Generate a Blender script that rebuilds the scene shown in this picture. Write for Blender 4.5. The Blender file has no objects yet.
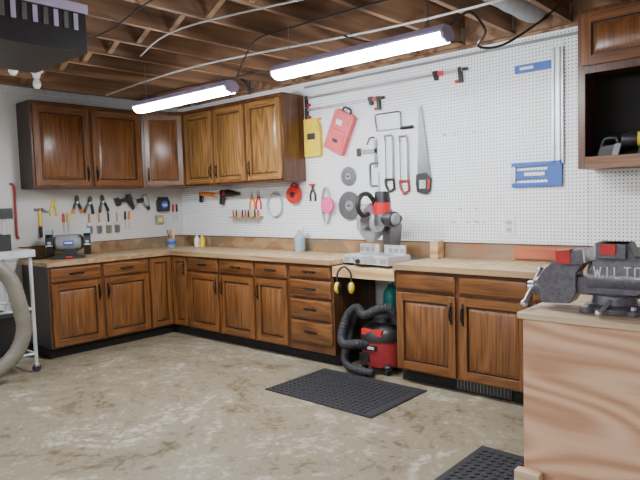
import bpy, bmesh, math, random
from mathutils import Matrix, Vector
random.seed(7)
R=math.radians
# ------------------------------------------------------------------ materials
def newmat(name):
    m=bpy.data.materials.new(name); m.use_nodes=True
    nt=m.node_tree; b=nt.nodes['Principled BSDF']
    return m,nt,b
def N(nt,t,**k):
    n=nt.nodes.new(t)
    for a,v in k.items(): setattr(n,a,v)
    return n
def ramp(nt,fac,stops):
    r=N(nt,'ShaderNodeValToRGB'); e=r.color_ramp.elements
    e[0].position=stops[0][0]; e[0].color=(*stops[0][1],1)
    e[1].position=stops[-1][0]; e[1].color=(*stops[-1][1],1)
    for p,c in stops[1:-1]:
        q=e.new(p); q.color=(*c,1)
    nt.links.new(fac,r.inputs[0]); return r.outputs[0]
def pm(name,col,rough=.5,metal=0,var=.12,scale=14,bump=0):
    m,nt,b=newmat(name)
    tc=N(nt,'ShaderNodeTexCoord'); n=N(nt,'ShaderNodeTexNoise'); n.inputs['Scale'].default_value=scale; n.inputs['Detail'].default_value=5
    nt.links.new(tc.outputs['Object'],n.inputs['Vector'])
    lo=tuple(max(0,c*(1-var)) for c in col); hi=tuple(min(1,c*(1+var)) for c in col)
    nt.links.new(ramp(nt,n.outputs[0],[(.3,lo),(.7,hi)]),b.inputs['Base Color'])
    b.inputs['Roughness'].default_value=rough; b.inputs['Metallic'].default_value=metal
    if bump:
        bp=N(nt,'ShaderNodeBump'); bp.inputs['Strength'].default_value=bump; bp.inputs['Distance'].default_value=.01
        nt.links.new(n.outputs[0],bp.inputs['Height']); nt.links.new(bp.outputs[0],b.inputs['Normal'])
    return m
def wood(name,dark,light,axis='z',rough=.42,fine=45,rings=10,ringscale=3.0,ringmix=.5,along=.12,lo=.25,hi=.70):
    m,nt,b=newmat(name); L=nt.links.new
    tc=N(nt,'ShaderNodeTexCoord'); oi=N(nt,'ShaderNodeObjectInfo')
    ml=N(nt,'ShaderNodeMath',operation='MULTIPLY'); ml.inputs[1].default_value=13; L(oi.outputs['Random'],ml.inputs[0])
    va=N(nt,'ShaderNodeVectorMath',operation='ADD'); L(tc.outputs['Object'],va.inputs[0]); L(ml.outputs[0],va.inputs[1])
    def mp(sc,al):
        v={'x':(al*sc,sc,sc),'y':(sc,al*sc,sc),'z':(sc,sc,al*sc)}[axis]
        q=N(nt,'ShaderNodeMapping'); q.inputs['Scale'].default_value=v; L(va.outputs[0],q.inputs['Vector']); return q.outputs[0]
    n1=N(nt,'ShaderNodeTexNoise'); n1.inputs['Scale'].default_value=1; n1.inputs['Detail'].default_value=6; L(mp(fine,.03),n1.inputs['Vector'])
    n2=N(nt,'ShaderNodeTexNoise'); n2.inputs['Scale'].default_value=1; n2.inputs['Detail'].default_value=1.5; L(mp(ringscale,along),n2.inputs['Vector'])
    mu=N(nt,'ShaderNodeMath',operation='MULTIPLY'); mu.inputs[1].default_value=rings*6.283; L(n2.outputs[0],mu.inputs[0])
    si=N(nt,'ShaderNodeMath',operation='SINE'); L(mu.outputs[0],si.inputs[0])
    ma=N(nt,'ShaderNodeMath',operation='MULTIPLY_ADD'); ma.inputs[1].default_value=.5; ma.inputs[2].default_value=.5; L(si.outputs[0],ma.inputs[0])
    mx=N(nt,'ShaderNodeMix'); mx.data_type='FLOAT'; mx.inputs[0].default_value=ringmix; L(n1.outputs[0],mx.inputs[2]); L(ma.outputs[0],mx.inputs[3])
    mid=tuple((a+c)/2 for a,c in zip(dark,light))
    L(ramp(nt,mx.outputs[0],[(lo,dark),((lo+hi)/2,mid),(hi,light)]),b.inputs['Base Color'])
    b.inputs['Roughness'].default_value=rough
    bp=N(nt,'ShaderNodeBump'); bp.inputs['Strength'].default_value=.08; bp.inputs['Distance'].default_value=.004
    L(n1.outputs[0],bp.inputs['Height']); L(bp.outputs[0],b.inputs['Normal'])
    return m
def pegmat(name,ax,c1,c2):
    m,nt,b=newmat(name); L=nt.links.new
    tc=N(nt,'ShaderNodeTexCoord'); s=N(nt,'ShaderNodeSeparateXYZ'); L(tc.outputs['Object'],s.inputs[0])
    outs=[]
    for a in (ax,'Z'):
        d=N(nt,'ShaderNodeMath',operation='DIVIDE'); d.inputs[1].default_value=.0254; L(s.outputs[a],d.inputs[0])
        f=N(nt,'ShaderNodeMath',operation='FRACT'); L(d.outputs[0],f.inputs[0])
        u=N(nt,'ShaderNodeMath',operation='SUBTRACT'); u.inputs[1].default_value=.5; L(f.outputs[0],u.inputs[0])
        p=N(nt,'ShaderNodeMath',operation='MULTIPLY'); L(u.outputs[0],p.inputs[0]); L(u.outputs[0],p.inputs[1]); outs.append(p)
    ad=N(nt,'ShaderNodeMath',operation='ADD'); L(outs[0].outputs[0],ad.inputs[0]); L(outs[1].outputs[0],ad.inputs[1])
    lt=N(nt,'ShaderNodeMath',operation='LESS_THAN'); lt.inputs[1].default_value=.18**2; L(ad.outputs[0],lt.inputs[0])
    mx=N(nt,'ShaderNodeMix'); mx.data_type='RGBA'; L(lt.outputs[0],mx.inputs[0])
    n=N(nt,'ShaderNodeTexNoise'); n.inputs['Scale'].default_value=1.6; n.inputs['Detail'].default_value=4; L(tc.outputs['Object'],n.inputs['Vector'])
    L(ramp(nt,n.outputs[0],[(.35,c1),(.7,c2)]),mx.inputs[6]); mx.inputs[7].default_value=(.035,.03,.03,1)
    L(mx.outputs[2],b.inputs['Base Color']); b.inputs['Roughness'].default_value=.4
    return m
def concrete():
    m,nt,b=newmat('concrete_floor'); L=nt.links.new
    tc=N(nt,'ShaderNodeTexCoord')
    def no(sc,det,dist,ro=.6):
        n=N(nt,'ShaderNodeTexNoise'); n.inputs['Scale'].default_value=sc; n.inputs['Detail'].default_value=det; n.inputs['Distortion'].default_value=dist; n.inputs['Roughness'].default_value=ro
        L(tc.outputs['Object'],n.inputs['Vector']); return n
    def mix(a,b_,f):
        q=N(nt,'ShaderNodeMix'); q.data_type='FLOAT'; q.inputs[0].default_value=f; L(a,q.inputs[2]); L(b_,q.inputs[3]); return q.outputs[0]
    n=no(1.5,10,1.2,.72); n3=no(24,6,.5); n4=no(4.5,6,4.0,.6)
    wv=N(nt,'ShaderNodeTexWave',wave_type='RINGS',rings_direction='Z'); wv.inputs['Scale'].default_value=1.1; wv.inputs['Distortion'].default_value=24; wv.inputs['Detail'].default_value=7; wv.inputs['Detail Scale'].default_value=.9; wv.inputs['Detail Roughness'].default_value=.7
    mpw=N(nt,'ShaderNodeMapping'); mpw.inputs['Location'].default_value=(-2.0,2.6,0); L(tc.outputs['Object'],mpw.inputs[0]); L(mpw.outputs[0],wv.inputs['Vector'])
    f=mix(mix(mix(n.outputs[0],n4.outputs[0],.35),wv.outputs['Fac'],.075),n3.outputs[0],.12)
    L(ramp(nt,f,[(.39,(.115,.092,.058)),(.445,(.20,.165,.108)),(.49,(.26,.222,.155)),(.53,(.235,.20,.135)),(.575,(.34,.30,.225)),(.64,(.46,.42,.34))]),b.inputs['Base Color'])
    L(ramp(nt,n.outputs[0],[(.3,(.28,.28,.28)),(.7,(.55,.55,.55))]),b.inputs['Roughness'])
    bp=N(nt,'ShaderNodeBump'); bp.inputs['Strength'].default_value=.3; bp.inputs['Distance'].default_value=.012; L(f,bp.inputs['Height']); L(bp.outputs[0],b.inputs['Normal'])
    return m
def osb(name,cols,sc=28,rough=.55):
    m,nt,b=newmat(name); L=nt.links.new
    tc=N(nt,'ShaderNodeTexCoord'); mp=N(nt,'ShaderNodeMapping'); mp.inputs['Scale'].default_value=(.6,1,1); L(tc.outputs['Object'],mp.inputs[0])
    v=N(nt,'ShaderNodeTexVoronoi'); v.inputs['Scale'].default_value=sc; L(mp.outputs[0],v.inputs['Vector'])
    s=N(nt,'ShaderNodeSeparateColor'); L(v.outputs['Color'],s.inputs[0])
    n=N(nt,'ShaderNodeTexNoise'); n.inputs['Scale'].default_value=4; n.inputs['Detail'].default_value=6; L(tc.outputs['Object'],n.inputs['Vector'])
    mx=N(nt,'ShaderNodeMix'); mx.data_type='FLOAT'; mx.inputs[0].default_value=.55; L(s.outputs[0],mx.inputs[2]); L(n.outputs[0],mx.inputs[3])
    k=len(cols); L(ramp(nt,mx.outputs[0],[(.2+.55*i/(k-1),c) for i,c in enumerate(cols)]),b.inputs['Base Color'])
    b.inputs['Roughness'].default_value=rough
    return m
OAKV=wood('oak_vertical',(.072,.025,.008),(.245,.100,.031),'z',.28,110,11,4,.13,.13,.28,.70)
OAKH=wood('oak_horizontal',(.070,.024,.008),(.235,.095,.030),'x',.28,110,11,4,.13,.13,.28,.70)
LITV=wood('lit_oak_vertical',(.11,.048,.014),(.37,.19,.060),'z',.25,110,11,4,.13,.13,.28,.70)  # same oak, with lamp glare on the right uppers painted into the colour
LITH=wood('lit_oak_horizontal',(.105,.046,.013),(.35,.18,.056),'x',.25,110,11,4,.13,.13,.28,.70)  # lamp-lit copy of the horizontal oak, brightness held in the colour
OAKF=wood('oak_frame',(.040,.014,.006),(.14,.055,.019),'z',.32,80,6,4,.15,.12,.30,.66)
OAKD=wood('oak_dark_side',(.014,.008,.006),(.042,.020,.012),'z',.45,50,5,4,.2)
JOIST=wood('joist_lumber',(.12,.06,.033),(.33,.19,.105),'y',.75,30,6,3,.35)
PINE=wood('pine_board',(.42,.25,.11),(.68,.47,.25),'x',.55,30,7,4,.4)
FIR=wood('fir_plywood',(.50,.25,.14),(.78,.50,.33),'x',.5,60,24,1.9,.55,.28,.12,.75)
FIRT=wood('fir_plywood_top',(.50,.34,.21),(.68,.52,.36),'x',.5,40,9,3.2,.35,.12)
CTOP=osb('counter_plywood',[(.30,.19,.09),(.44,.30,.15),(.54,.39,.21),(.66,.50,.30)],42,.42)
CEDGE=wood('counter_edge',(.24,.14,.07),(.42,.27,.13),'x',.5,60,6,4,.3)
SPLASH=osb('backsplash_wood',[(.10,.05,.025),(.28,.16,.07),(.17,.14,.10),(.38,.25,.12),(.25,.12,.06)],9)
SPLASHR=osb('backsplash_red',[(.14,.075,.04),(.30,.13,.065),(.24,.17,.11),(.38,.21,.115)],6)
REDW=wood('red_stained_board',(.28,.05,.025),(.48,.13,.06),'x',.45)
SUB=wood('subfloor',(.11,.06,.035),(.22,.125,.075),'x',.8)
PEGX=pegmat('pegboard_x','X',(.84,.86,.89),(.91,.93,.97)); PEGY=pegmat('pegboard_y_shaded','Y',(.60,.58,.55),(.70,.68,.66))  # left wall board: its shade is painted in as a darker beige
WALL=pm('painted_wall',(.60,.60,.60),.7); FLOORM=concrete()
BLACK=pm('black_plastic',(.018,.018,.02),.4); RUBBER=pm('black_rubber',(.022,.022,.026),.65,0,.3,60,.4)
BRONZE=pm('bronze_pull',(.02,.015,.012),.35,.6)
STEEL=pm('steel',(.60,.60,.62),.3,.85); DSTEEL=pm('dark_steel',(.20,.20,.21),.4,.8); ALU=pm('aluminium',(.60,.61,.64),.4,.5)
GREY=pm('grey_paint',(.26,.27,.28),.45); LGREY=pm('light_grey_paint',(.46,.48,.49),.4)
RED=pm('red_plastic',(.55,.02,.02),.35); DRED=pm('dark_red',(.32,.03,.035),.4); PINKR=pm('coral_red_plastic',(.75,.11,.12),.45)
YEL=pm('yellow_plastic',(.80,.58,.02),.4); ORG=pm('orange_plastic',(.75,.22,.03),.4); BLUE=pm('blue_plastic',(.03,.11,.45),.4)
TEAL=pm('teal_paint',(.02,.26,.23),.4); WHITE=pm('white_plastic',(.78,.78,.76),.4,0,.04); PINK=pm('pink_plastic',(.85,.10,.30),.4)
VISEM=pm('vise_hammered_paint',(.125,.12,.145),.34,.4,.25,60,.15); VISEP=pm('vise_plate_paint',(.16,.155,.18),.4,.2,.2,60)
TANH=pm('tan_hose',(.17,.15,.12),.5); LILAC=pm('lilac_enamel',(.46,.40,.60),.4); CLEARB=pm('bluegrey_bottle',(.28,.38,.42),.25)
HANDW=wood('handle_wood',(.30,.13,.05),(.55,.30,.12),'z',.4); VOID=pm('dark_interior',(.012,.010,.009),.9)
m,nt,b=newmat('lamp_emission'); b.inputs['Base Color'].default_value=(.9,.9,.9,1); b.inputs['Emission Color'].default_value=(.93,.965,1,1); b.inputs['Emission Strength'].default_value=125; GLOW=m
# ------------------------------------------------------------------ mesh builder
def smooth_pts(pts,n=6,closed=False):
    P=[Vector(p) for p in pts]; out=[]; k=len(P)
    rng=range(k) if closed else range(k-1)
    for i in rng:
        g=(lambda j:P[j%k]) if closed else (lambda j:P[min(max(j,0),k-1)])
        a,b_,c,d=g(i-1),g(i),g(i+1),g(i+2)
        for s in range(n):
            t=s/n
            out.append(.5*((2*b_)+(c-a)*t+(2*a-5*b_+4*c-d)*t*t+(3*b_-a-3*c+d)*t**3))
    if not closed: out.append(P[-1])
    return out
class MB:
    def __init__(s,name): s.name=name; s.bm=bmesh.new(); s.mats=[]; s.T=Matrix.Identity(4)
    def mi(s,m):
        if m not in s.mats: s.mats.append(m)
        return s.mats.index(m)
    def add(s,vs,fs,m):
        V=[s.bm.verts.new(s.T@Vector(v)) for v in vs]; k=s.mi(m)
        for f in fs:
            try:
                F=s.bm.faces.new([V[i] for i in f]); F.material_index=k; F.smooth=True
            except ValueError: pass
    def bx(s,x0,x1,y0,y1,z0,z1,m):
        v=[(x,y,z) for x in (x0,x1) for y in (y0,y1) for z in (z0,z1)]
        s.add(v,[(0,1,3,2),(4,6,7,5),(0,4,5,1),(2,3,7,6),(0,2,6,4),(1,5,7,3)],m)
    def box(s,c,d,m,rot=(0,0,0)):
        o=s.T; s.T=s.T@Matrix.Translation(c)@Matrix.Rotation(R(rot[2]),4,'Z')@Matrix.Rotation(R(rot[1]),4,'Y')@Matrix.Rotation(R(rot[0]),4,'X')
        s.bx(-d[0]/2,d[0]/2,-d[1]/2,d[1]/2,-d[2]/2,d[2]/2,m); s.T=o
    def cyl(s,a,b,r,m,r2=None,seg=20):
        r2=r if r2 is None else r2; a=Vector(a); b=Vector(b); z=(b-a).normalized()
        x=z.orthogonal().normalized(); y=z.cross(x); v=[]
        for p,q in ((a,r),(b,r2)):
            for i in range(seg):
                t=2*math.pi*i/seg; v.append(p+q*(math.cos(t)*x+math.sin(t)*y))
        f=[(i,(i+1)%seg,seg+(i+1)%seg,seg+i) for i in range(seg)]+[tuple(range(seg))[::-1],tuple(range(seg,2*seg))]
        s.add(v,f,m)
    def tube(s,pts,r,m,seg=8,closed=False,sm=0,ribs=None):
        P=smooth_pts(pts,sm,closed) if sm else [Vector(p) for p in pts]; n=len(P); v=[]; x=None
        for i in range(n):
            if closed: t=(P[(i+1)%n]-P[i-1])
            else: t=P[min(i+1,n-1)]-P[max(i-1,0)]
            t.normalize()
            if x is None: x=t.orthogonal().normalized()
            x=(x-x.dot(t)*t).normalized(); y=t.cross(x)
            rr=r
            if ribs: rr*= (1+ribs*(1 if i%2 else -1))
            for j in range(seg):
                a=2*math.pi*j/seg; v.append(P[i]+rr*(math.cos(a)*x+math.sin(a)*y))
        f=[]
        for i in range(n if closed else n-1):
            k=(i+1)%n
            for j in range(seg): f.append((i*seg+j,i*seg+(j+1)%seg,k*seg+(j+1)%seg,k*seg+j))
        if not closed: f+=[tuple(range(seg))[::-1],tuple(range((n-1)*seg,n*seg))]
        s.add(v,f,m)
    def prism(s,pts,pl,a,b,m,pts2=None):
        q={'xz':lambda u,w,t:(u,t,w),'xy':lambda u,w,t:(u,w,t),'yz':lambda u,w,t:(t,u,w)}[pl]
        n=len(pts); v=[q(u,w,a) for u,w in pts]+[q(u,w,b) for u,w in (pts2 or pts)]
        s.add(v,[(i,(i+1)%n,n+(i+1)%n,n+i) for i in range(n)]+[tuple(range(n))[::-1],tuple(range(n,2*n))],m)
    def sph(s,c,r,m,seg=16,rings=10):
        if not isinstance(r,tuple): r=(r,r,r)
        v=[];f=[]
        for i in range(rings+1):
            p=math.pi*i/rings
            for j in range(seg):
                t=2*math.pi*j/seg; v.append((c[0]+r[0]*math.sin(p)*math.cos(t),c[1]+r[1]*math.sin(p)*math.sin(t),c[2]+r[2]*math.cos(p)))
        for i in range(rings):
            for j in range(seg): f.append((i*seg+j,(i+1)*seg+j,(i+1)*seg+(j+1)%seg,i*seg+(j+1)%seg))
        s.add(v,f,m)
    def lathe(s,prof,c,m,seg=28,axis='z'):
        v=[];f=[]; n=len(prof)
        for r,h in prof:
            for j in range(seg):
                t=2*math.pi*j/seg; a,b_=r*math.cos(t),r*math.sin(t)
                p={'z':(a,b_,h),'y':(a,h,b_),'x':(h,a,b_)}[axis]; v.append((c[0]+p[0],c[1]+p[1],c[2]+p[2]))
        for i in range(n-1):
            for j in range(seg): f.append((i*seg+j,i*seg+(j+1)%seg,(i+1)*seg+(j+1)%seg,(i+1)*seg+j))
        f+=[tuple(range(seg))[::-1],tuple(range((n-1)*seg,n*seg))]
        s.add(v,f,m)
    def done(s,loc=(0,0,0),rz=0,ry=0,rx=0,bevel=0,scale=1):
        bmesh.ops.remove_doubles(s.bm,verts=s.bm.verts,dist=1e-6)
        bmesh.ops.recalc_face_normals(s.bm,faces=s.bm.faces)
        me=bpy.data.meshes.new(s.name); s.bm.to_mesh(me); s.bm.free()
        for m in s.mats: me.materials.append(m)
        me.set_sharp_from_angle(angle=R(35))
        o=bpy.data.objects.new(s.name,me); bpy.context.scene.collection.objects.link(o)
        o.location=loc; o.scale=(scale,)*3
        o.rotation_euler=(Matrix.Rotation(R(rz),3,'Z')@Matrix.Rotation(R(ry),3,'Y')@Matrix.Rotation(R(rx),3,'X')).to_euler()
        if bevel:
            b=o.modifiers.new('bevel','BEVEL'); b.width=bevel; b.segments=2; b.limit_method='ANGLE'; b.angle_limit=R(40)
        return o
def circ(r,n=24,c=(0,0),a0=0,a1=360):
    k=n if a1-a0>=360 else n-1
    return [(c[0]+r*math.cos(R(a0+(a1-a0)*i/k)),c[1]+r*math.sin(R(a0+(a1-a0)*i/k))) for i in range(n)]
def hang(M,wall,s,z,ry=0,bevel=0,off=.031,scale=1):
    if wall=='b': return M.done((s,-off,z),0,ry,bevel=bevel,scale=scale)
    return M.done((off,s,z),90,ry,bevel=bevel,scale=scale)
# ------------------------------------------------------------------ room
XR,YF=7.4,-7.2
M=MB('floor'); M.bx(0,XR,YF,0,-.1,0,FLOORM); M.done()
M=MB('wall_back'); M.bx(-.1,XR+.1,0,.1,0,2.82,WALL); M.done()
M=MB('wall_left'); M.bx(-.1,0,YF,0,0,2.82,WALL); M.done()
M=MB('wall_right'); M.bx(XR,XR+.1,YF,0,0,2.82,WALL); M.done()
M=MB('wall_front'); M.bx(-.1,XR+.1,YF-.1,YF,0,2.82,WALL); M.done()
M=MB('ceiling'); M.bx(0,XR,YF,0,2.80,2.84,SUB); M.done()
M=MB('ceiling_joists')
JX=[.16+.406*i for i in range(18)]
for x in JX: M.bx(x-.019,x+.019,YF+.05,-.04,2.575,2.798,JOIST)
M.bx(.002,XR-.002,-.039,-.002,2.575,2.798,JOIST)
for y in (-1.9,-3.9):
    for a,b_ in zip(JX[:-1],JX[1:]):
        for z0,z1,dy in ((2.59,2.78,0),(2.78,2.59,.045)):
            L=math.hypot(b_-a-.04,z1-z0); ang=math.degrees(math.atan2(z1-z0,b_-a-.04))
            M.box(((a+b_)/2,y+dy,(z0+z1)/2),(L,.04,.02),JOIST,(0,-ang,0))
for i,x in enumerate(JX[2:14]):
    M.bx(x-.022,x+.022,-.10,-.045,2.60,2.70,STEEL)
M.done()
M=MB('trim_1'); M.bx(.03,XR-.01,-.02,-.001,2.553,2.573,JOIST); M.done()
for i,(a,b_) in enumerate(((.022,2.30),(2.303,4.74),(4.743,7.18))):
    M=MB('pegboard'); M.bx(a,b_,-.02,-.002,.912,2.55,PEGX); M.done()
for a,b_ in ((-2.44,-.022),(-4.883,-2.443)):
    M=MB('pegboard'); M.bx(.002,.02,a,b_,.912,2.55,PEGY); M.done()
# ------------------------------------------------------------------ cabinets
def pull(M,x,y,z,vert=True,L=.095):
    d=(0,0,1) if vert else (1,0,0)
    e=lambda t,o:(x+d[0]*t,y-o,z+d[2]*t)
    M.tube([e(-L/2,.0),e(-L/2,.018),e(-L/4,.028),e(0,.031),e(L/4,.028),e(L/2,.018),e(L/2,0)],.0055,BRONZE,8,sm=3)
    for t in (-L/2,L/2): M.sph(e(t,.003),(.011,.005,.011) ,BRONZE,10,6)
    M.sph(e(0,.031),(.009,.009,.009),BRONZE,8,6)
    w=(.018,.003,L+.06) if vert else (L+.06,.003,.018)
    M.box((x,y-.0015,z),w,BRONZE)
def door(M,x0,x1,z0,z1,lit=False,handle=None,y=0.0,st=.058):
    t=.02; mv,mh=(LITV,LITH) if lit else (OAKV,OAKH)
    M.bx(x0,x0+st,y-t,y,z0,z1,mv); M.bx(x1-st,x1,y-t,y,z0,z1,mv)
    M.bx(x0+st,x1-st,y-t,y,z0,z0+st,mh); M.bx(x0+st,x1-st,y-t,y,z1-st,z1,mh)
    a,b_=x0+st,x1-st
    out=[(b_,z0+st),(a,z0+st),(a,z1-st),(b_,z1-st)]
    cx=(a+b_)/2; cz=(z0+st+z1-st)/2
    def ins(d):
        fx=1-2*d/(b_-a); fz=1-2*d/(z1-z0-2*st); return [(cx+(u-cx)*fx,cz+(w-cz)*fz) for u,w in out]
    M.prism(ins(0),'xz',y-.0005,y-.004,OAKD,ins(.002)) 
    M.prism(ins(.010),'xz',y-.004,y-.0175,mv,ins(.038))
    if handle:
        hx=x0+.03 if handle[0]=='l' else x1-.03
        hz=z1-.12 if handle[1]=='t' else z0+.12
        pull(M,hx,y-t,hz,True)
def drawer(M,x0,x1,z0,z1,h=True,y=0.0):
    t=.02
    M.prism([(x0,z0),(x1,z0),(x1,z1),(x0,z1)],'xz',y,y-t*.6,OAKH)
    M.prism([(x0,z0),(x1,z0),(x1,z1),(x0,z1)],'xz',y-t*.6,y-t,OAKH,[(x0+.012,z0+.012),(x1-.012,z0+.012),(x1-.012,z1-.012),(x0+.012,z1-.012)])
    if h: pull(M,(x0+x1)/2,y-t,(z0+z1)/2,False,.09)
def carcass(M,w,d,z0,z1,toe=True,left=OAKF,right=OAKF):
    M.bx(0,w,.02,d,z0,z1,left)
    M.bx(0,w,0,.02,z0,z1,OAKF)
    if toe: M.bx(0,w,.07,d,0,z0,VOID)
def basecab(w,cols,drawers=True,dh=True,bank=False,side=OAKF,vent=False):
    M=MB('base_cabinet'); carcass(M,w,.575,.10,.868,True,side)
    g=.016
    n=len(cols)
    for i,h in enumerate(cols):
        a=i*w/n+g; b_=(i+1)*w/n-g
        if bank:
            hs=[.125,.165,.185,.205]; z=.868-.018
            for q in hs:
                drawer(M,a+.006,b_-.006,z-q+.022,z); z-=q+.004
        else:
            zt=.85
            if drawers:
                drawer(M,a,b_,.722,.85,dh); zt=.698
            door(M,a,b_,.118,zt,False,(h,'t'))
    if vent:
        M.bx(w*.45,w*.85,.055,.07,.015,.09,BLACK)
        for i in range(16): M.bx(w*.46+i*w*.024,w*.46+i*w*.024+.006,.05,.056,.02,.085,DSTEEL)
    return M
D=.6
basecab(1.05,['r','l']).done((.885,-D,0),bevel=.0015)
basecab(.44,['l']).done((1.937,-D,0),bevel=.0015)
basecab(.52,['l'],bank=True).done((2.379,-D,0),bevel=.0015)
basecab(1.05,['r','l'],dh=False,vent=True).done((3.52,-D,0),bevel=.0015)
basecab(.95,['r','l'],dh=False).done((4.573,-D,0),bevel=.0015)
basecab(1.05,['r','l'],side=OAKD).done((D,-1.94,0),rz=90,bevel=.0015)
M=MB('corner_base_cabinet')
M.bx(.025,.58,-.575,-.025,.10,.868,OAKF); M.bx(.58,.882,-.58,-.025,.10,.868,OAKF); M.bx(.025,.58,-.887,-.575,.10,.868,OAKF)
M.bx(.58,.882,-.6,-.58,.10,.868,OAKF); M.bx(.58,.6,-.887,-.6,.10,.868,OAKF)
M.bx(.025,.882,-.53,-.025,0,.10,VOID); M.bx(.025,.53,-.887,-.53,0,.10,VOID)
M.T=Matrix.Translation((0,-D,0)); door(M,.625,.872,.118,.85,False,('r','t'),st=.05)
M.T=Matrix.Translation((D,0,0))@Matrix.Rotation(R(90),4,'Z'); door(M,-.877,-.625,.118,.85,False,None,st=.05)
M.done(bevel=.0015)
def upper(w,cols,side=OAKF,h=.83,lit=True):
    M=MB('upper_cabinet'); M.bx(0,w,.02,.30,0,h,side); M.bx(0,w,0,.02,0,h,OAKF); M.bx(-.0,w,-.012,.02,h-.03,h,OAKF)
    n=len(cols)
    for i,c in enumerate(cols):
        door(M,i*w/n+.018,(i+1)*w/n-.018,.024,h-.045,lit,(c,'b'))
    return M
upper(1.02,['r','l']).done((.55,-.322,1.6),bevel=.0015)
upper(.518,['l']).done((1.573,-.322,1.6),bevel=.0015)
upper(1.17,['r','l'],OAKD,lit=False).done((.322,-1.90,1.6),rz=90,bevel=.0015)
M=MB('corner_upper_cabinet')
pa,pb=(.547,-.322),(.322,-.727)
M.prism([(.022,-.022),(.547,-.022),pa,pb,(.022,-.727)],'xy',1.6,2.43,OAKF)
dx,dy=pa[0]-pb[0],pa[1]-pb[1]; L=math.hypot(dx,dy)
M.T=Matrix.Translation((pb[0],pb[1],1.6))@Matrix.Rotation(math.atan2(dy,dx),4,'Z')
door(M,.03,L-.03,.022,.785,False,('l','b'),st=.05)
M.done(bevel=.0015)
M=MB('open_wall_cabinet'); w=.95
M.bx(0,.02,.02,.30,0,1.0,OAKF); M.bx(w-.02,w,.02,.30,0,1.0,OAKF); M.bx(.02,w-.02,.02,.30,0,.02,OAKF); M.bx(.02,w-.02,.02,.30,.98,1.0,OAKF)
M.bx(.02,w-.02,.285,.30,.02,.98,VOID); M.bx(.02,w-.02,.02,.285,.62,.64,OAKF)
M.bx(0,.045,0,.02,0,1.0,OAKF); M.bx(w-.045,w,0,.02,0,1.0,OAKF); M.bx(.045,w-.045,0,.02,0,.075,OAKH); M.bx(.045,w-.045,0,.02,.60,.66,OAKF); M.bx(.045,w-.045,0,.02,.94,1.0,OAKF)
door(M,.03,w/2-.01,.65,.97,False,None); door(M,w/2+.01,w-.03,.65,.97,False,None)
M.done((4.77,-.322,1.56),bevel=.0015)
# ------------------------------------------------------------------ countertop, backsplash
M=MB('countertop')
M.prism([(.022,-.022),(.022,-1.965),(.630,-1.965),(.630,-.630),(2.90,-.630),(2.90,-.022)],'xy',.87,.91,CTOP)
M.bx(.630,.640,-1.965,-.640,.868,.911,CEDGE); M.bx(.630,2.90,-.640,-.630,.868,.911,CEDGE)
M.done(bevel=.002)
M=MB('countertop'); M.bx(3.52,5.55,-.630,-.022,.87,.91,CTOP); M.bx(3.52,5.55,-.640,-.630,.868,.911,CEDGE); M.done(bevel=.002)
M=MB('saw_shelf'); M.bx(2.902,3.518,-.60,-.022,.83,.86,CTOP); M.bx(2.902,3.518,-.62,-.601,.775,.86,PINE); M.done(bevel=.002)
M=MB('backsplash'); M.bx(.045,3.40,-.043,-.0235,.912,1.03,SPLASH); M.bx(3.40,5.55,-.043,-.0235,.912,1.03,SPLASHR); M.bx(.045,5.55,-.047,-.0235,1.03,1.038,OAKF); M.bx(4.22,4.95,-.058,-.0435,.93,1.02,REDW); M.done()
M=MB('backsplash'); M.bx(.0235,.043,-1.96,-.050,.912,1.03,SPLASH); M.bx(.0235,.047,-1.96,-.050,1.03,1.038,OAKF); M.done()
# ------------------------------------------------------------------ lights
def fixture(x0,x1,y,z=2.26):
    M=MB('fluorescent_light_fixture'); w=.065
    M.prism([(y-w,z),(y-w*1.05,z+.012),(y-w*.5,z+.045),(y+w*.5,z+.045),(y+w*1.05,z+.012),(y+w,z)],'yz',x0,x1,LILAC)
    M.prism([(y-w*.95,z-.001),(y-w*.85,z-.026),(y-w*.5,z-.042),(y,z-.046),(y+w*.5,z-.042),(y+w*.85,z-.026),(y+w*.95,z-.001)],'yz',x0+.012,x1-.012,GLOW)
    for a,b_ in ((x0-.004,x0+.012),(x1-.012,x1+.004)): M.prism([(y-w,z),(y-w*.8,z-.03),(y,z-.048),(y+w*.8,z-.03),(y+w,z)],'yz',a,b_,LILAC)
    for x in (x0+.12,x1-.12):
        M.tube([(x,y,z+.04),(x,y,2.573)],.003,DSTEEL,6)
        M.tube([(x,y-.03,z+.045),(x,y,z+.10),(x,y+.03,z+.045)],.0025,DSTEEL,6)
    M.done()
fixture(3.22,4.50,-1.5); fixture(1.54,2.76,-1.5,2.24)
fixture(1.2,2.4,-4.6); fixture(4.9,6.1,-5.2); fixture(3.0,4.2,-6.0)
def cable(pts,r=.005,m=BLACK,name='electrical_cable'):
    M=MB(name); M.tube(pts,r,m,6,sm=6); M.done()
cable([(4.52,-1.5,2.30),(4.60,-1.45,2.36),(4.66,-1.40,2.26),(4.60,-1.36,2.20),(4.66,-1.2,2.22),(4.74,-.9,2.38),(4.75,-.6,2.54)],.007)
cable([(2.82,-1.5,2.30),(2.88,-1.48,2.42),(2.98,-1.44,2.54),(3.3,-1.42,2.56),(4.4,-1.40,2.56)],.006)
cable([(2.82,-1.46,2.29),(2.88,-1.46,2.24),(2.86,-1.42,2.18),(2.84,-1.40,2.28)],.006)
cable([(.3,-1.1,2.562),(2.0,-1.2,2.561),(4.0,-.9,2.562),(6,-1.0,2.562)],.008,LGREY)
cable([(1.95,-2.3,2.562),(2.4,-2.25,2.561),(3.6,-2.4,2.562),(5.6,-2.1,2.562)],.006,BLACK)
cable([(.2,-.7,2.562),(1.0,-.75,2.561),(2.4,-.6,2.562),(3.4,-.62,2.562)],.006,BLACK)
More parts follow.
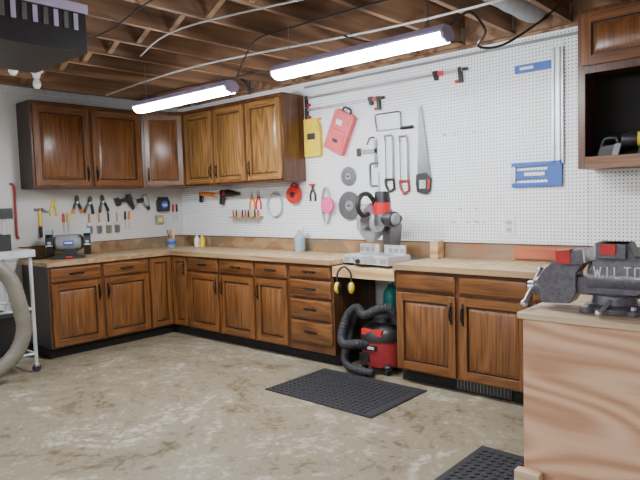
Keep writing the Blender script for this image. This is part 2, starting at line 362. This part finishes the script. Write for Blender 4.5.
cable([(2.0,-1.75,2.555),(2.8,-1.95,2.555),(4.0,-1.75,2.555),(4.9,-1.8,2.555)],.006,LGREY)
cable([(3.4,-1.0,2.56),(3.5,-.8,2.53),(3.7,-.5,2.54),(3.9,-.2,2.56)],.006,BLACK)
M=MB('conduit_pipe'); M.tube([(2.12,-.036,2.50),(4.70,-.036,2.50)],.012,GREY,10); M.done()
M=MB('round_duct'); M.tube([(4.42,-.15-.12*i,2.69) for i in range(30)],.095,GREY,18,ribs=.03); M.done()
M=MB('air_filtration_unit')
M.bx(2.15,2.83,-3.35,-2.62,2.28,2.50,BLACK); M.bx(2.14,2.84,-3.36,-2.61,2.50,2.55,LILAC)
for i in range(12): M.bx(2.83,2.838,-3.31+i*.056,-3.285+i*.056,2.40,2.49,LILAC if i%2 else DSTEEL)
for x in (2.25,2.75):
    for y in (-3.25,-2.7): M.tube([(x,y,2.55),(x,y,2.573)],.006,STEEL,8)
M.done(bevel=.004)
for x,y in ((1.378,-2.45),(1.784,-2.5),(.972,-2.1)):
    M=MB('light_bulb_socket'); M.lathe([(.055,2.573),(.055,2.55),(.035,2.535),(.025,2.50)],(x,y,0),WHITE); M.lathe([(.015,2.50),(.03,2.47),(.034,2.44),(.02,2.415),(.004,2.41)],(x,y,0),WHITE); M.done()
# ------------------------------------------------------------------ mats
def matobj(x0,x1,y0,y1):
    M=MB('rubber_mat'); M.bx(x0,x1,y0,y1,.001,.008,RUBBER)
    M.bx(x0+.01,x1-.01,y0+.01,y1-.01,.008,.0105,RUBBER)
    nx=int((x1-x0-.06)/.045); ny=int((y1-y0-.06)/.045)
    for i in range(nx):
        for j in range(ny):
            M.box((x0+.045+i*.045,y0+.045+j*.045,.0125),(.026,.026,.006),RUBBER,(0,0,45))
    M.done()
matobj(2.84,3.83,-1.36,-.68); matobj(4.58,5.14,-2.25,-1.33)
# ------------------------------------------------------------------ foreground bench + vise
M=MB('plywood_workbench')
M.bx(5.165,6.3,-2.15,-1.66,.0,.935,FIR); M.bx(5.15,6.32,-2.17,-1.64,.936,.96,FIRT)
M.done(bevel=.002)
M=MB('wood_offcut'); M.bx(5.155,5.25,-2.22,-2.175,.0,.36,FIRT); M.done(bevel=.002)
M=MB('bench_vise')
M.lathe([(.10,0),(.10,.018),(.088,.026),(.075,.028),(.07,.06),(.078,.066)],(0.0,0,0),VISEM)
for a in (45,135,225,315):
    c=(math.cos(R(a))*.105,math.sin(R(a))*.105,.009); M.cyl((c[0],c[1],0),(c[0],c[1],.018),.026,VISEM); M.cyl((c[0],c[1],.018),(c[0],c[1],.03),.010,STEEL,seg=6)
M.prism([(-.08,.066),(.08,.066),(.11,.09),(.14,.12),(.16,.15),(.15,.182),(.10,.19),(.075,.20),(.055,.245),(-.035,.245),(-.045,.20),(-.075,.15)],'xz',-.056,.056,VISEM)
M.bx(-.045,.05,-.082,.082,.195,.245,VISEM)
M.cyl((-.08,0,.115),(.11,0,.115),.063,VISEM,seg=28)
M.bx(-.052,-.045,-.082,.082,.198,.248,STEEL)
M.bx(.08,.145,-.046,.046,.182,.196,DSTEEL)
M.bx(-.062,.140,-.060,-.056,.108,.182,VISEP)
strokes={'W':[(0,1,.25,0),(.25,0,.5,.7),(.5,.7,.75,0),(.75,0,1,1)],'I':[(.5,0,.5,1)],'L':[(.1,1,.1,0),(.1,0,.9,0)],'T':[(.5,0,.5,1),(0,1,1,1)],'O':[(.1,0,.1,1),(.9,0,.9,1),(.1,0,.9,0),(.1,1,.9,1)],'N':[(.1,0,.1,1),(.1,1,.9,0),(.9,0,.9,1)]}
for i,ch in enumerate('WILTON'):
    for x0,z0,x1,z1 in strokes[ch]:
        ax_=-.055+i*.032; M.tube([(ax_+x0*.022,-.0615,.126+z0*.038),(ax_+x1*.022,-.0615,.126+z1*.038)],.0026,WHITE,6)
M.T=Matrix.Translation((.035,0,-.012))@Matrix.Rotation(R(-5),4,'Y')
M.bx(-.24,-.09,-.036,.036,.085,.145,VISEM)
M.prism([(-.27,.055),(-.17,.05),(-.145,.09),(-.14,.16),(-.105,.20),(-.105,.245),(-.175,.245),(-.205,.215),(-.25,.18),(-.28,.14)],'xz',-.056,.056,VISEM)
M.bx(-.17,-.103,-.082,.082,.195,.243,VISEM); M.bx(-.103,-.096,-.082,.082,.198,.246,STEEL)
M.bx(-.195,-.145,-.088,-.083,.20,.245,RED); M.bx(-.195,-.145,-.088,-.03,.243,.249,RED)
M.cyl((-.305,0,.11),(-.27,0,.11),.036,VISEM,.046); M.cyl((-.33,0,.11),(-.305,0,.11),.024,STEEL)
M.cyl((-.317,-.11,.06),(-.317,.11,.16),.009,STEEL); M.sph((-.317,-.11,.06),.014,STEEL); M.sph((-.317,.11,.16),.014,STEEL)
M.T=Matrix.Identity(4)
M.bx(-.03,.02,-.088,-.083,.208,.246,RED)
M.cyl((.0,-.07,.045),(-.02,-.15,.012),.008,STEEL); M.sph((-.02,-.15,.014),.012,STEEL)
M.done((5.44,-1.96,.961),rz=4,bevel=.0025,scale=1.05)
# ------------------------------------------------------------------ miter saw
M=MB('miter_saw')
M.prism([(-.25,-.15),(.25,-.15),(.25,.10),(.12,.16),(-.12,.16),(-.25,.10)],'xy',.02,.085,ALU)
for x in (-.21,.21):
    for y in (-.11,.08): M.bx(x-.03,x+.03,y-.02,y+.02,0,.02,BLACK)
M.cyl((0,-.03,.02),(0,-.03,.09),.15,STEEL,seg=36); M.prism([(-.06,-.14),(.06,-.14),(.035,-.215),(-.035,-.215)],'xy',.03,.088,ALU)
M.cyl((0,-.215,.052),(0,-.235,.048),.018,BLACK)
M.bx(-.245,-.03,.04,.062,.085,.16,ALU); M.bx(.03,.245,.04,.062,.085,.16,ALU)
for x in (-.22,-.16,-.10,.10,.16,.22): M.bx(x-.02,x+.02,.036,.04,.10,.135,GREY)
for x in (-.2,-.1,.1,.2): M.bx(x-.03,x+.03,-.153,-.15,.035,.07,GREY)
M.bx(-.02,.02,-.155,-.15,.035,.07,RED)
M.prism([(.10,.05),(.19,.05),(.24,.30),(.20,.40),(.10,.34)],'yz',-.045,.045,DSTEEL)
# head group drawn at local offset
M.T=Matrix.Translation((-.03,-.02,0))
cy,cz=.0,.335
M.prism(circ(.150,60,(cy,cz)),'yz',-.014,-.010,STEEL)
M.prism([(cy,cz)]+circ(.160,24,(cy,cz),-10,130),'yz',-.034,.024,ALU)
M.prism([(cy,cz)]+circ(.154,20,(cy,cz),130,200),'yz',-.026,.016,GREY)
M.cyl((-.040,cy,cz),(-.034,cy,cz),.06,DRED,seg=28); M.cyl((-.046,cy,cz),(-.04,cy,cz),.02,STEEL)
M.cyl((.024,cy,cz),(.065,cy,cz),.07,ALU,seg=28)
M.cyl((.10,cy+.01,cz-.02),(.10,cy+.01,cz+.07),.068,DSTEEL,seg=28)
M.cyl((.10,cy+.01,cz+.07),(.10,cy+.01,cz+.16),.068,RED,seg=28); M.cyl((.10,cy+.01,cz+.16),(.10,cy+.01,cz+.245),.066,BLACK,.055,seg=28)
M.cyl((.13,cy+.01,cz+.03),(.235,cy+.01,cz+.03),.058,BLACK,seg=28); M.cyl((.235,cy+.01,cz+.03),(.25,cy+.01,cz+.03),.05,GREY,.035)
for i in range(4): M.cyl((.17+i*.015,cy+.01,cz+.03),(.175+i*.015,cy+.01,cz+.03),.061,DSTEEL,seg=28)
M.prism([(.05,.28),(.20,.25),(.22,.38),(.12,.50),(.0,.48)],'yz',-.03,.045,BLACK)
M.tube([(.06,-.03,.49),(.06,-.10,.56),(.06,-.18,.55),(.06,-.215,.47),(.06,-.17,.40),(.06,-.10,.41)],.019,BLACK,10,sm=4)
M.T=Matrix.Identity(4)
M.cyl((-.12,.15,.36),(.09,.17,.36),.026,BLACK); M.cyl((-.15,.147,.36),(-.12,.15,.36),.02,RED)
M.done((3.20,-.38,.861),rz=-9,bevel=.002,scale=1.04)
# ------------------------------------------------------------------ shop vac
M=MB('shop_vacuum')
M.lathe([(.13,.05),(.15,.06),(.165,.12),(.17,.25),(.175,.255)],(0,0,0),DRED)
M.lathe([(.178,.255),(.18,.285),(.165,.33),(.12,.37),(.085,.385),(.08,.42),(.06,.435)],(0,0,0),BLACK)
M.tube([(-.07,0,.41),(-.06,0,.465),(.06,0,.465),(.07,0,.41)],.014,BLACK,10,sm=4)
M.bx(-.05,.05,-.182,-.165,.19,.23,BLACK); M.bx(-.035,.035,-.185,-.182,.20,.22,LGREY)
M.bx(-.09,.09,-.165,-.12,.30,.345,RED); M.bx(-.11,-.02,-.172,-.15,.10,.16,BLACK)
for a in (45,135,225,315):
    x,y=.15*math.cos(R(a)),.15*math.sin(R(a)); M.sph((x,y,.06),(.035,.035,.025),BLACK); M.cyl((x-.012,y,.027),(x+.012,y,.027),.026,BLACK)
M.tube([(-.05,-.16,.22),(-.08,-.23,.24),(-.20,-.23,.22),(-.28,-.17,.26),(-.28,-.10,.40),(-.18,-.10,.48),(-.05,-.17,.45),(.06,-.15,.50),(.13,-.10,.50),(.15,-.05,.40)],.035,RUBBER,12,sm=12,ribs=.07)
M.tube([(-.28,.02,.42),(-.30,-.04,.24),(-.28,-.14,.10),(-.18,-.21,.05),(-.06,-.23,.04),(.06,-.22,.04)],.030,RUBBER,12,sm=12,ribs=.07)
M.done((3.27,-.42,0),bevel=.001,scale=1.07)
M=MB('teal_gas_cylinder')
M.lathe([(.06,0),(.07,.01),(.07,.56),(.06,.61),(.03,.64),(.02,.67)],(0,0,0),TEAL); M.cyl((0,0,.67),(0,0,.72),.018,STEEL)
M.done((3.14,-.12,0.001))
M=MB('ear_muffs')
M.tube([(-.06,0,0),(-.055,0,.09),(0,0,.14),(.055,0,.09),(.06,0,0)],.008,BLACK,8,sm=5)
for sx in (-1,1):
    M.sph((sx*.06,0,-.03),(.024,.036,.048),YEL); M.sph((sx*.042,0,-.03),(.016,.032,.042),BLACK)
M.bx(-.006,.006,-.006,.012,.14,.155,STEEL)
M.done((3.07,-.670,.73),rz=20)
# ------------------------------------------------------------------ bench grinder
M=MB('bench_grinder')
M.prism([(-.13,-.09),(.13,-.09),(.11,.08),(-.11,.08)],'xy',0,.03,BLACK); M.prism([(-.06,0.03),(.06,.03),(.045,.08),(-.045,.08)],'xz',-.05,.05,BLACK)
M.lathe([(.04,-.12),(.066,-.10),(.072,-.06),(.072,.06),(.066,.10),(.04,.12)],(0,0,.135),GREY,axis='x')
M.bx(-.04,.04,-.078,-.07,.115,.155,BLUE); M.bx(-.03,.03,-.081,-.078,.128,.142,WHITE)
for sx in (-1,1):
    a,b_=sorted((sx*.12,sx*.175)); cx_=(a+b_)/2
    M.prism([(0,.135)]+circ(.112,26,(0,.135),20,330),'yz',a,b_,BLACK)
    M.cyl((cx_-.014,-.012,.135),(cx_+.014,-.012,.135),.100,LGREY,seg=36)
    o_=sx*.175; M.cyl((o_,0,.135),(o_+sx*.006,0,.135),.075,GREY,seg=28); M.cyl((o_,0,.135),(o_+sx*.014,0,.135),.018,STEEL)
    M.bx(a,b_,-.155,-.10,.115,.122,STEEL); M.box((cx_,-.115,.235),(.06,.004,.05),CLEARB,(-30,0,0)); M.bx(cx_-.004,cx_+.004,-.12,-.05,.222,.232,BLACK)
M.bx(-.025,.025,-.096,-.088,.008,.024,RED)
M.done((.33,-1.60,.911),rz=62,bevel=.0015,scale=1.15)
# ------------------------------------------------------------------ tool stand left + hose
M=MB('planer_stand')
for x in (.30,.86):
    for y in (-2.78,-2.20):
        M.tube([(x,y,.06),(x,y,1.0)],.016,LGREY,10); M.cyl((x-.012,y,.035),(x+.012,y,.035),.034,RUBBER); M.bx(x-.018,x+.018,y-.018,y+.018,.05,.075,STEEL)
for z in (.16,.55):
    for x in (.30,.86): M.tube([(x,-2.78,z),(x,-2.20,z)],.011,LGREY,8)
    for y in (-2.78,-2.20): M.tube([(.30,y,z),(.86,y,z)],.011,LGREY,8)
M.bx(.32,.84,-2.76,-2.24,.162,.17,BLACK); M.bx(.36,.80,-2.70,-2.28,.171,.50,VOID)
M.bx(.27,.90,-2.82,-2.17,1.0,1.06,LGREY)
M.bx(.35,.80,-2.76,-2.32,1.061,1.20,BLACK)
for x in (.38,.77):
    for y in (-2.72,-2.36): M.cyl((x,y,1.19),(x,y,1.34),.02,STEEL)
M.bx(.33,.82,-2.78,-2.30,1.33,1.42,BLACK); M.cyl((.58,-2.54,1.42),(.58,-2.54,1.50),.09,DSTEEL); M.tube([(.58,-2.54,1.5),(.64,-2.40,1.53)],.01,STEEL,8)
M.done(bevel=.003)
M=MB('dust_collection_hose')
M.tube([(.975,-2.66,.98),(.99,-2.52,.95),(1.01,-2.42,.82),(1.04,-2.38,.62),(1.05,-2.36,.42),(1.04,-2.45,.22),(1.02,-2.65,.10),(.99,-2.95,.075),(.9,-3.3,.075)],.062,TANH,16,sm=10,ribs=.035)
M.done()
# ------------------------------------------------------------------ hanging tools
M=MB('pry_bar'); M.tube([(0,0,0),(0,0,-.42),(.0,-.0,-.47),(.02,0,-.50)],.012,DRED,8,sm=3); M.tube([(0,0,0),(-.01,0,.03),(-.04,0,.035)],.010,DRED,8,sm=3)
hang(M,'l',-1.97,1.62,off=.036)
M=MB('claw_hammer'); M.tube([(0,0,0),(0,0,-.28)],.013,YEL,10); M.cyl((-.05,0,.0),(.02,0,0),.014,DSTEEL); M.prism([(.02,-.012),(.08,-.035),(.085,-.03),(.03,.014)],'xz',-.012,.012,DSTEEL); M.tube([(0,0,-.17),(0,0,-.28)],.017,BLACK,10); hang(M,'l',-1.74,1.40,off=.042)
def springclamp(h):
    M=MB('spring_clamp')
    for sx in (-1,1):
        M.tube([(sx*.045,0,-.09),(sx*.03,0,-.04),(sx*.012,0,0),(-sx*.01,0,.03),(-sx*.0+sx*.004,0,.07)],.014,BLACK,8,sm=3); M.tube([(sx*.05,0,-.11),(sx*.04,0,-.07)],.016,h,8)
    M.cyl((0,-.014,0),(0,.014,0),.014,STEEL); return M
hang(springclamp(ORG),'l',-1.35,1.46,off=.041); hang(springclamp(BLACK),'l',-1.21,1.45,8,off=.041); hang(springclamp(BLACK),'l',-1.06,1.46,-6,off=.041)
M=MB('utility_pliers')
for sx in (-1,1): M.tube([(sx*.03,0,-.13),(sx*.03,0,-.07),(0,0,0),(-sx*.008,0,.05)],.009,YEL,8,sm=4)
hang(M,'l',-1.60,1.46)
for y,c in ((-1.22,HANDW),(-1.11,HANDW),(-1.0,BLACK),(-.90,HANDW)):
    M=MB('paint_brush'); M.tube([(0,0,.10),(0,0,.04),(0,0,0)],.010,c,8); M.bx(-.030,.030,-.008,.008,-.035,0,STEEL); M.prism([(-.030,-.035),(.030,-.035),(.026,-.12),(-.026,-.12)],'xz',-.007,.007,DSTEEL if c!=BLACK else TANH); hang(M,'l',y,1.24)
for i,(y,c) in enumerate(((-1.50,RED),(-1.45,YEL),(-.80,BLACK),(-.75,ORG),(-.16,RED),(-.11,BLACK))):
    M=MB('screwdriver'); M.cyl((0,0,0),(0,0,.09),.013,c,.011); M.cyl((0,0,-.11),(0,0,0),.0035,STEEL,seg=8); hang(M,'l',y,1.26 if i<4 else 1.32,off=.036)
def drill(c):
    M=MB('cordless_drill'); M.lathe([(.03,-.08),(.034,-.04),(.034,.03),(.026,.05)],(0,0,0),c,axis='x'); M.lathe([(.02,.05),(.022,.06),(.018,.09),(.006,.10)],(0,0,0),BLACK,axis='x'); M.prism([(-.06,-.02),(-.02,-.02),(-.03,-.13),(-.07,-.13)],'xz',-.018,.018,BLACK); M.bx(-.095,-.005,-.03,.03,-.17,-.13,c); return M
hang(drill(BLACK),'l',-.74,1.46,70,off=.062,bevel=.002); hang(drill(GREY),'l',-.54,1.45,70,off=.062,bevel=.002)
M=MB('battery_charger'); M.prism([(-.07,-.09),(.07,-.09),(.08,.02),(.05,.08),(-.05,.08),(-.08,.02)],'xz',-.05,0.008,BLACK); M.cyl((0,-.058,-.01),(0,-.05,-.01),.045,BLUE); M.bx(-.03,.03,-.062,-.058,-.03,.0,LGREY); hang(M,'l',-.31,1.42,bevel=.004)
M=MB('tape_measure_case'); M.prism([(-.05,-.05),(.05,-.05),(.05,.02),(.02,.05),(-.05,.05)],'xz',-.03,.008,GREY); M.bx(-.03,.03,-.033,-.03,-.03,.02,YEL); hang(M,'l',-.36,1.24,bevel=.004)
M=MB('caulking_gun'); M.cyl((-.16,0,0),(.10,0,0),.026,ORG); M.cyl((.10,0,0),(.16,0,0),.012,WHITE,.004); M.tube([(-.34,0,0),(-.16,0,0)],.005,STEEL,8); M.prism([(-.20,.02),(-.16,.02),(-.17,-.10),(-.20,-.10)],'xz',-.01,.01,BLACK); M.tube([(-.15,0,-.02),(-.13,0,-.06),(-.15,0,-.10)],.006,BLACK,8,sm=3); hang(M,'b',.62,1.51,5,off=.05)
M=MB('power_drill'); M.lathe([(.02,-.20),(.036,-.18),(.04,-.05),(.034,.02),(.022,.05),(.02,.11),(.008,.12)],(0,0,0),BLACK,axis='x'); M.lathe([(.041,-.12),(.041,-.09)],(0,0,0),RED,axis='x'); M.prism([(-.19,-.02),(-.14,-.02),(-.15,-.13),(-.20,-.13)],'xz',-.02,.02,BLACK); hang(M,'b',1.02,1.51,4,off=.068,bevel=.002)
for x,c in ((1.30,ORG),(1.40,RED)):
    M=MB('pliers')
    for sx in (-1,1):
        M.tube([(sx*.035,0,-.14),(sx*.035,0,-.07),(0,0,0)],.010,c,8,sm=4); M.prism([(0,-.01),(-sx*.018,.0),(-sx*.004,.06),(0,.06)],'xz',-.007,.007,STEEL)
    hang(M,'b',x,1.47)
M=MB('pegboard_tool_rack'); M.bx(-.24,.24,-.06,.008,0,.015,HANDW); 
for i in range(9): 
    x=-.2+i*.05; M.cyl((x,-.03,-.07),(x,-.03,.015),.004,STEEL); M.cyl((x,-.03,.015),(x,-.03,.09),.009,[RED,BLACK,YEL,BLACK][i%4],.008)
hang(M,'b',1.22,1.24)
M=MB('cable_coil')
for i in range(5): M.tube([(.10*math.cos(R(a))*(1+.03*i),-.006*i,.13*math.sin(R(a))*(1-.03*i)) for a in range(0,360,20)],.005,LGREY,6,closed=True)
M.tube([(0,-.01,.13),(.01,-.03,.15)],.006,STEEL,6); hang(M,'b',1.66,1.37)
M=MB('red_tape_reel'); M.lathe([(.085,-.0),(.09,-.01),(.09,-.04),(.085,-.05)],(0,0,0),RED,axis='y'); M.lathe([(.03,-.05),(.028,-.058)],(0,0,0),BLACK,axis='y'); M.tube([(-.07,-.02,.06),(0,-.02,.115),(.07,-.02,.06)],.008,RED,8,sm=4); hang(M,'b',1.95,1.47)
M=MB('spray_bottle'); M.lathe([(.05,0),(.055,.01),(.055,.13),(.045,.16),(.018,.19),(.018,.21)],(0,0,0),CLEARB); M.bx(-.02,.05,-.014,.014,.21,.245,WHITE); M.tube([(.04,0,.21),(.055,0,.185)],.005,RED,6); M.done((2.08,-.13,.911))
M=MB('paint_cup'); M.lathe([(.045,0),(.055,.11),(.058,.11)],(0,0,0),GREY); M.lathe([(.052,.04),(.0565,.08)],(0,0,0),BLUE)
for i in range(5): M.tube([(.02*math.cos(i*1.3),.02*math.sin(i*1.3),.09),(.045*math.cos(i*1.3),.045*math.sin(i*1.3),.21)],.006,[YEL,WHITE,RED,BLACK,HANDW][i],6)
M.done((.26,-.36,.911))
for x,c in ((.42,WHITE),(.52,YEL)):
    M=MB('glue_bottle'); M.lathe([(.03,0),(.032,.01),(.032,.09),(.012,.12),(.008,.15),(.003,.155)],(0,0,0),c); M.done((x,-.12,.911))
M=MB('side_cutters')
for sx in (-1,1): M.tube([(sx*.03,0,-.12),(sx*.03,0,-.05),(0,0,0),(-sx*.008,0,.04)],.010,BLACK,8,sm=4)
M.bx(-.03,.03,-.02,.008,.03,.05,RED); hang(M,'b',2.18,1.52)
M=MB('string_reel')
for i in range(4): M.tube([(.05*math.cos(R(a)),-.008*i,-.14+.17*math.sin(R(a))) for a in range(0,360,20)],.005,LGREY,6,closed=True)
M.lathe([(.06,-.03),(.075,-.035),(.075,-.055),(.04,-.06)],(.04,0,-.14),PINK,axis='y'); hang(M,'b',2.36,1.50)
def blade(r):
    M=MB('circular_saw_blade'); n=40; p=[]
    for i in range(n):
        a=360*i/n; p.append((r*math.cos(R(a)),r*math.sin(R(a)))); p.append((r*.94*math.cos(R(a+6)),r*.94*math.sin(R(a+6))))
    M.prism(p,'xz',-.003,0,DSTEEL); M.cyl((0,-.006,0),(0,-.003,0),r*.35,STEEL); M.cyl((0,-.02,0),(0,.008,0),.008,BLACK); return M
hang(blade(.09),'b',2.63,1.62); hang(blade(.135),'b',2.64,1.35,off=.04)
M=MB('yellow_tool_case'); M.prism([(-.10,-.18),(.09,-.18),(.10,-.16),(.10,.10),(.06,.16),(.10,.17),(.10,.18),(-.10,.18)],'xz',-.035,.008,YEL)
for z in (-.12,-.04,.05): M.bx(-.08,.08,-.042,-.035,z,z+.05,YEL)
M.bx(-.05,.05,-.045,-.042,-.02,.04,BLACK); hang(M,'b',2.22,2.01,bevel=.004)
M=MB('red_tool_case'); M.prism([(-.12,-.19),(.12,-.19),(.12,.17),(.10,.19),(-.10,.19),(-.12,.17)],'xz',-.045,.008,PINKR)
M.bx(-.09,.09,-.052,-.045,-.15,.02,PINKR); M.bx(-.06,.02,-.054,-.045,.06,.11,WHITE); M.tube([(-.05,-.02,.19),(-.04,-.02,.225),(.04,-.02,.225),(.05,-.02,.19)],.009,BLACK,8,sm=3); M.bx(-.03,.03,-.06,-.054,-.10,-.07,BLACK)
hang(M,'b',2.56,2.03,26,bevel=.004)
def barclamp(x0,x1,z,name='bar_clamp'):
    M=MB(name); L=x1-x0; M.bx(0,L,-.012,.0,-.013,.013,STEEL)
    M.prism([(L-.06,.02),(L-.03,.02),(L-.02,-.10),(L-.05,-.10)],'xz',-.02,.006,BLACK); M.cyl((L-.055,-.006,-.085),(L-.085,-.006,-.085),.014,RED)
    M.prism([(.0,.02),(.03,.02),(.03,-.09),(.0,-.09)],'xz',-.02,.006,BLACK); M.cyl((.03,-.006,-.07),(.06,-.006,-.07),.014,RED)
    M.cyl((L-.02,-.008,.0),(L+.02,-.008,.0),.013,BLACK)
    q=L*.83; M.prism([(q,.025),(q+.05,.025),(q+.05,-.05),(q+.02,-.05)],'xz',-.02,.006,BLACK); M.bx(q+.05,q+.10,-.018,.004,-.016,.016,RED)
    hang(M,'b',x0,z,bevel=.001,off=.036)
barclamp(2.13,3.83,2.395); barclamp(2.13,3.04,2.28)
M=MB('coping_saw'); M.tube([(-.13,0,-.08),(-.15,0,.05),(-.13,0,.065),(.10,0,.065),(.12,0,.05),(.12,0,-.08)],.007,DSTEEL,8); M.tube([(-.13,0,-.08),(.12,0,-.08)],.003,DSTEEL,6); M.tube([(.12,0,-.08),(.24,0,-.08)],.014,BLACK,10); hang(M,'b',3.10,2.08,0,off=.037)
M=MB('framing_square'); M.bx(-.12,.10,-.003,0,-.02,.02,DSTEEL); M.bx(.07,.10,-.003,0,-.15,.10,DSTEEL); M.bx(-.12,-.08,-.012,.004,-.035,.035,BLACK); M.tube([(.08,-.01,.12),(.03,-.01,.12),(.0,-.01,.06)],.006,BLACK,8); hang(M,'b',2.86,1.83)
def hack(name,c):
    M=MB(name); M.tube([(-.035,0,.20),(-.045,0,.24),(.03,0,.24),(.04,0,.22),(.04,0,-.14)],.008,DSTEEL,8); M.tube([(-.035,0,.21),(-.035,0,-.14)],.004,DSTEEL,6)
    M.tube([(-.045,0,-.14),(.045,0,-.14),(.05,0,-.22),(.0,0,-.25),(-.035,0,-.20),(-.045,0,-.14)],.012,c,8)
    return M
hang(hack('hacksaw',BLACK),'b',3.09,1.71,off=.035); hang(hack('hacksaw',DRED),'b',3.24,1.69,off=.035)
M=MB('c_clamp'); M.tube([(.05,0,.10),(-.03,0,.10),(-.04,0,.08),(-.04,0,-.08),(-.03,0,-.10),(.05,0,-.10)],.010,DSTEEL,8); M.tube([(.05,0,-.15),(.05,0,.02)],.007,STEEL,8); M.tube([(.02,0,-.15),(.08,0,-.15)],.004,STEEL,6); hang(M,'b',2.92,1.62)
M=MB('hand_saw'); M.prism([(-.03,.36),(-.005,.36),(.075,-.24),(-.055,-.24)],'xz',-.003,0,DSTEEL)
M.prism([(-.06,-.20),(.03,-.19),(.08,-.24),(.07,-.34),(.03,-.37),(-.055,-.35),(-.065,-.28)],'xz',-.014,.009,BLACK); M.prism([(-.03,-.25),(.03,-.25),(.03,-.32),(-.03,-.32)],'xz',-.0145,-.0141,LGREY); M.prism([(.055,-.24),(.075,-.25),(.065,-.33),(.05,-.32)],'xz',-.017,-.0141,RED)
hang(M,'b',3.43,1.80,0,off=.035)
M=MB('circular_saw_guide_rail')
M.bx(-.24,.02,-.02,.0,-.03,.03,BLUE); M.bx(-.20,-.10,-.022,-.02,-.01,.01,WHITE)
M.bx(.03,.11,-.018,0,-.70,.11,ALU); M.bx(.045,.055,-.022,-.018,-.70,.11,GREY); M.bx(.085,.095,-.022,-.018,-.70,.11,GREY); M.bx(.02,.03,-.015,0,-.03,.03,BLUE)
M.bx(-.27,.10,-.022,0,-.71,-.68,BLUE); M.bx(-.27,.10,-.022,0,-.86,-.83,BLUE); M.bx(-.24,.0,-.02,0,-.80,-.74,BLUE); M.bx(-.0,.10,-.022,0,-.83,-.71,BLUE); M.bx(-.17,-.02,-.026,-.02,-.78,-.755,WHITE); M.bx(-.27,-.24,-.022,0,-.83,-.71,ALU)
hang(M,'b',4.47,2.32,0,off=.025,bevel=.001)
M=MB('wall_outlet'); M.bx(-.036,.036,-.008,0,-.058,.058,WHITE)
for z in (-.022,.022):
    M.bx(-.017,.017,-.011,-.008,z-.014,z+.014,LGREY); M.bx(-.008,-.005,-.0115,-.011,z-.006,z+.006,BLACK); M.bx(.005,.008,-.0115,-.011,z-.006,z+.006,BLACK)
hang(M,'b',4.17,1.17,off=.0205,bevel=.001,scale=1.2)
M=MB('nail_gun'); M.lathe([(.035,-.12),(.045,-.08),(.045,.03),(.03,.06)],(0,0,.15),BLACK,axis='x'); M.lathe([(.046,-.03),(.046,-.01)],(0,0,.15),YEL,axis='x'); M.prism([(-.02,.12),(.03,.12),(.02,.0),(-.04,.0)],'xz',-.02,.02,BLACK); M.bx(-.09,.05,-.03,.03,0,.035,BLACK); M.bx(-.07,.03,-.032,-.03,.01,.025,YEL); M.prism([(-.12,.13),(-.16,.13),(-.18,.04),(-.15,.02)],'xz',-.015,.015,DSTEEL)
M.done((5.13,-.22,1.5805),rz=10,bevel=.003)
M=MB('jigsaw'); M.bx(-.07,.07,-.03,.03,0,.008,STEEL); M.prism([(-.06,.02),(.05,.02),(.06,.09),(.04,.13),(-.05,.12),(-.07,.07)],'xz',-.03,.03,BLACK); M.tube([(-.05,0,.11),(-.03,0,.165),(.04,0,.165),(.05,0,.11)],.014,BLACK,8,sm=3); M.bx(-.02,.02,-.02,.02,.008,.02,DSTEEL)
M.done((4.93,-.2,1.5805),bevel=.003)
M=MB('wood_block'); M.bx(-.035,.035,-.05,.05,0,.14,PINE); M.done((3.60,-.12,.911),bevel=.002)
M=MB('pegboard_hooks')
for i in range(26):
    x=random.uniform(3.6,4.15); z=random.choice([1.2,1.3,1.42,1.55,1.9,2.1,2.2]); M.tube([(x,-.022,z),(x,-.05,z),(x,-.058,z+.015)],.0025,STEEL,6)
M.done()
# ------------------------------------------------------------------ camera
cd=bpy.data.cameras.new('camera'); cam=bpy.data.objects.new('camera',cd); bpy.context.scene.collection.objects.link(cam)
cd.sensor_width=36; cd.lens=596/640*36; cd.clip_start=.05
p=math.atan(40/596); f=Vector((-.664*math.cos(p),.748*math.cos(p),-math.sin(p)))
q=f.to_track_quat('-Z','Y').to_matrix().to_4x4()
cam.matrix_world=Matrix.Translation((6.09,-4.35,1.41))@q@Matrix.Rotation(R(-1.72),4,'Z')
bpy.context.scene.camera=cam
w=bpy.data.worlds.new('world'); bpy.context.scene.world=w; w.use_nodes=True
w.node_tree.nodes['Background'].inputs[0].default_value=(.5,.5,.5,1); w.node_tree.nodes['Background'].inputs[1].default_value=.3
